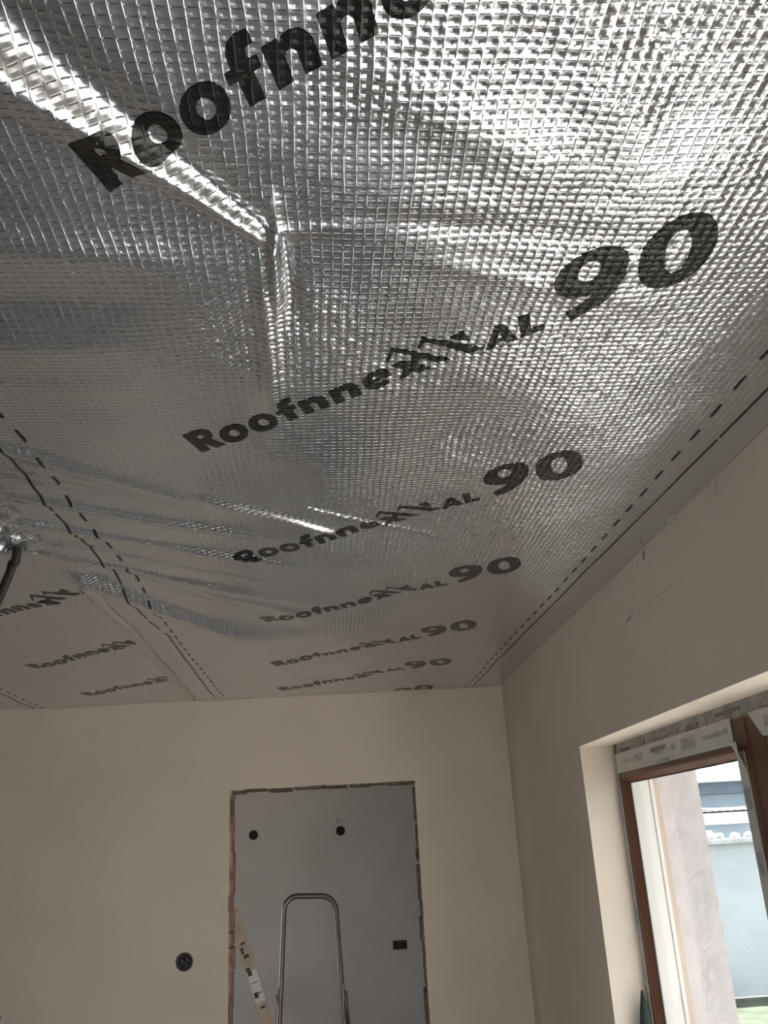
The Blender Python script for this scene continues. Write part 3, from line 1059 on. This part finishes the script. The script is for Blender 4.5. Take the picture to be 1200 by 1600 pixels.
# ------------------------------------------------------------------ wooden batten leaning in the doorway
A = Vector((-1.372, .30, 1.56))
B = Vector((-.855, .36, 0.0))
ax = (A - B).normalized()
sx = Vector((1, .25, 0))
sx = (sx - ax * sx.dot(ax)).normalized()
sy = ax.cross(sx)
MP = MB @ Matrix(((sx.x, sy.x, ax.x, B.x), (sx.y, sy.y, ax.y, B.y), (sx.z, sy.z, ax.z, B.z), (0, 0, 0, 1)))
LB = (A - B).length
bat = boxes('wooden_batten', [((-.026, -.018, 0.012), (.026, .018, LB))], MP, 'timber', None, .003)
tag(bat, 'pale wooden batten with white stickers leaning inside the doorway', 'batten')
for z0, z1 in ((LB - .42, LB - .28),):
    boxes('sticker', [((-.024, -.0186, z0), (.024, -.018, z1))], MP, 'label_paper', bat, 0)
for a, b, z0, z1 in [(-.02, .0, LB - .30, LB - .275), (-.022, -.004, LB - .275, LB - .262), (-.015, .012, LB - .22, LB - .205), (-.02, -.005, LB - .20, LB - .17), (-.012, .01, LB - .16, LB - .150), (-.02, .0, LB - .40, LB - .375), (.0, .018, LB - .385, LB - .38), (-.018, .018, LB - .335, LB - .332), (-.01, .015, LB - .45, LB - .44)]:
    boxes('printed_mark', [((a, -.0195, z0), (b, -.0186, z1))], MP, 'ink_grey', bat, 0)

# ------------------------------------------------------------------ outside
bm = bmesh.new()
box(bm, (-20, -20, -.35), (30, 40, -.11))
struct(obj('ground', bm, 'paving'), 'grey paved yard outside the window', 'ground')
bm = bmesh.new()
box(bm, (2.2, 7.2, -.11), (14, 10.98, -.06))
struct(obj('lawn', bm, 'grass'), 'green grass strip before the garden wall', 'lawn')
gw = empty('garden_wall', (5, 11, -.05))
tag(gw, 'pale bluish garden wall seen through the window', 'wall')
boxes('wall_panel', [((1.6, 11.0, -.05), (14, 11.2, 1.58))], I4, 'garden_plaster', gw)
boxes('coping', [((1.6, 10.92, 1.58), (14, 11.28, 1.64))], I4, 'rubble', gw, .01)
for k in range(26):
    x = 3.2 + k * .16 + rng.uniform(-.05, .05)
    s = rng.uniform(.04, .10)
    bm = bmesh.new()
    bmesh.ops.create_icosphere(bm, subdivisions=2, radius=1, matrix=Matrix.Translation((x, 11.1 + rng.uniform(-.08, .08), 1.64 + s * .45)) @ Matrix.Diagonal((s, s * .8, s * .6, 1)))
    for v in bm.verts:
        v.co += Vector((rng.uniform(-1, 1), rng.uniform(-1, 1), rng.uniform(-1, 1))) * s * .12
        v.co.z = max(v.co.z, 1.64)
    obj('coping_stone', bm, 'rubble', gw)
sh_ = empty('garden_shed', (5, 12.4, -.05))
tag(sh_, 'pale blue shed with a cream edge board behind the garden wall', 'shed')
boxes('shed_wall', [((1.6, 12.5, -.05), (14, 14, 1.83))], I4, 'house_blue', sh_)
boxes('edge_board', [((1.5, 12.3, 1.80), (14.2, 12.5, 1.97))], I4, 'coping_cream', sh_)
bm = bmesh.new()
for i in range(120):
    x = 1.5 + i * .106
    prism(bm, [(x, 1.97), (x + .053, 1.99), (x + .106, 1.97), (x + .106, 1.95), (x, 1.95)], Matrix(((1, 0, 0, 0), (0, 0, 1, 12.3), (0, 1, 0, 0), (0, 0, 0, 1))), 0, 1.9)
obj('corrugated_roof', bm, 'rubble', sh_)
hs = empty('neighbour_house', (7, 16.5, -.05))
tag(hs, 'neighbouring house with a pale tiled roof and dark eaves', 'house')
boxes('house_wall', [((1.8, 16.5, -.05), (18, 22, 2.35))], I4, 'house_blue', hs)
boxes('eaves', [((1.6, 16.0, 2.30), (18.2, 16.5, 2.52))], I4, 'eave_dark', hs)
boxes('gutter', [((1.6, 15.9, 2.50), (18.2, 16.0, 2.58))], I4, 'rail_white', hs, .02)
bm = bmesh.new()
for r in range(14):
    y0, z0 = 15.95 + r * .30, 2.56 + r * .17
    for i in range(62):
        x = 1.6 + i * .27
        a = [bm.verts.new(v) for v in ((x, y0, z0 + .03), (x + .07, y0, z0 + .075), (x + .2, y0, z0 + .075), (x + .27, y0, z0 + .03))]
        b = [bm.verts.new(v) for v in ((x, y0 + .34, z0 + .19), (x + .07, y0 + .34, z0 + .235), (x + .2, y0 + .34, z0 + .235), (x + .27, y0 + .34, z0 + .19))]
        for k in range(3):
            bm.faces.new((a[k], a[k + 1], b[k + 1], b[k]))
        e = [bm.verts.new((v.co.x, v.co.y, z0)) for v in a]
        for k in range(3):
            bm.faces.new((e[k], e[k + 1], a[k + 1], a[k]))
rt = obj('roof_tiles', bm, 'roof_tile', hs)
rt['kind'] = 'stuff'
# overhead cable between the houses
bm = bmesh.new()
tube(bm, catmull([Vector((4.2, 12.2, 2.10)), Vector((4.9, 12.1, 2.02)), Vector((5.6, 12.0, 2.0)), Vector((7.5, 11.9, 2.1))], 6), .012, 6)
tag(obj('overhead_cable', bm, 'rail_white'), 'thin pale cable strung outside above the garden wall', 'cable')
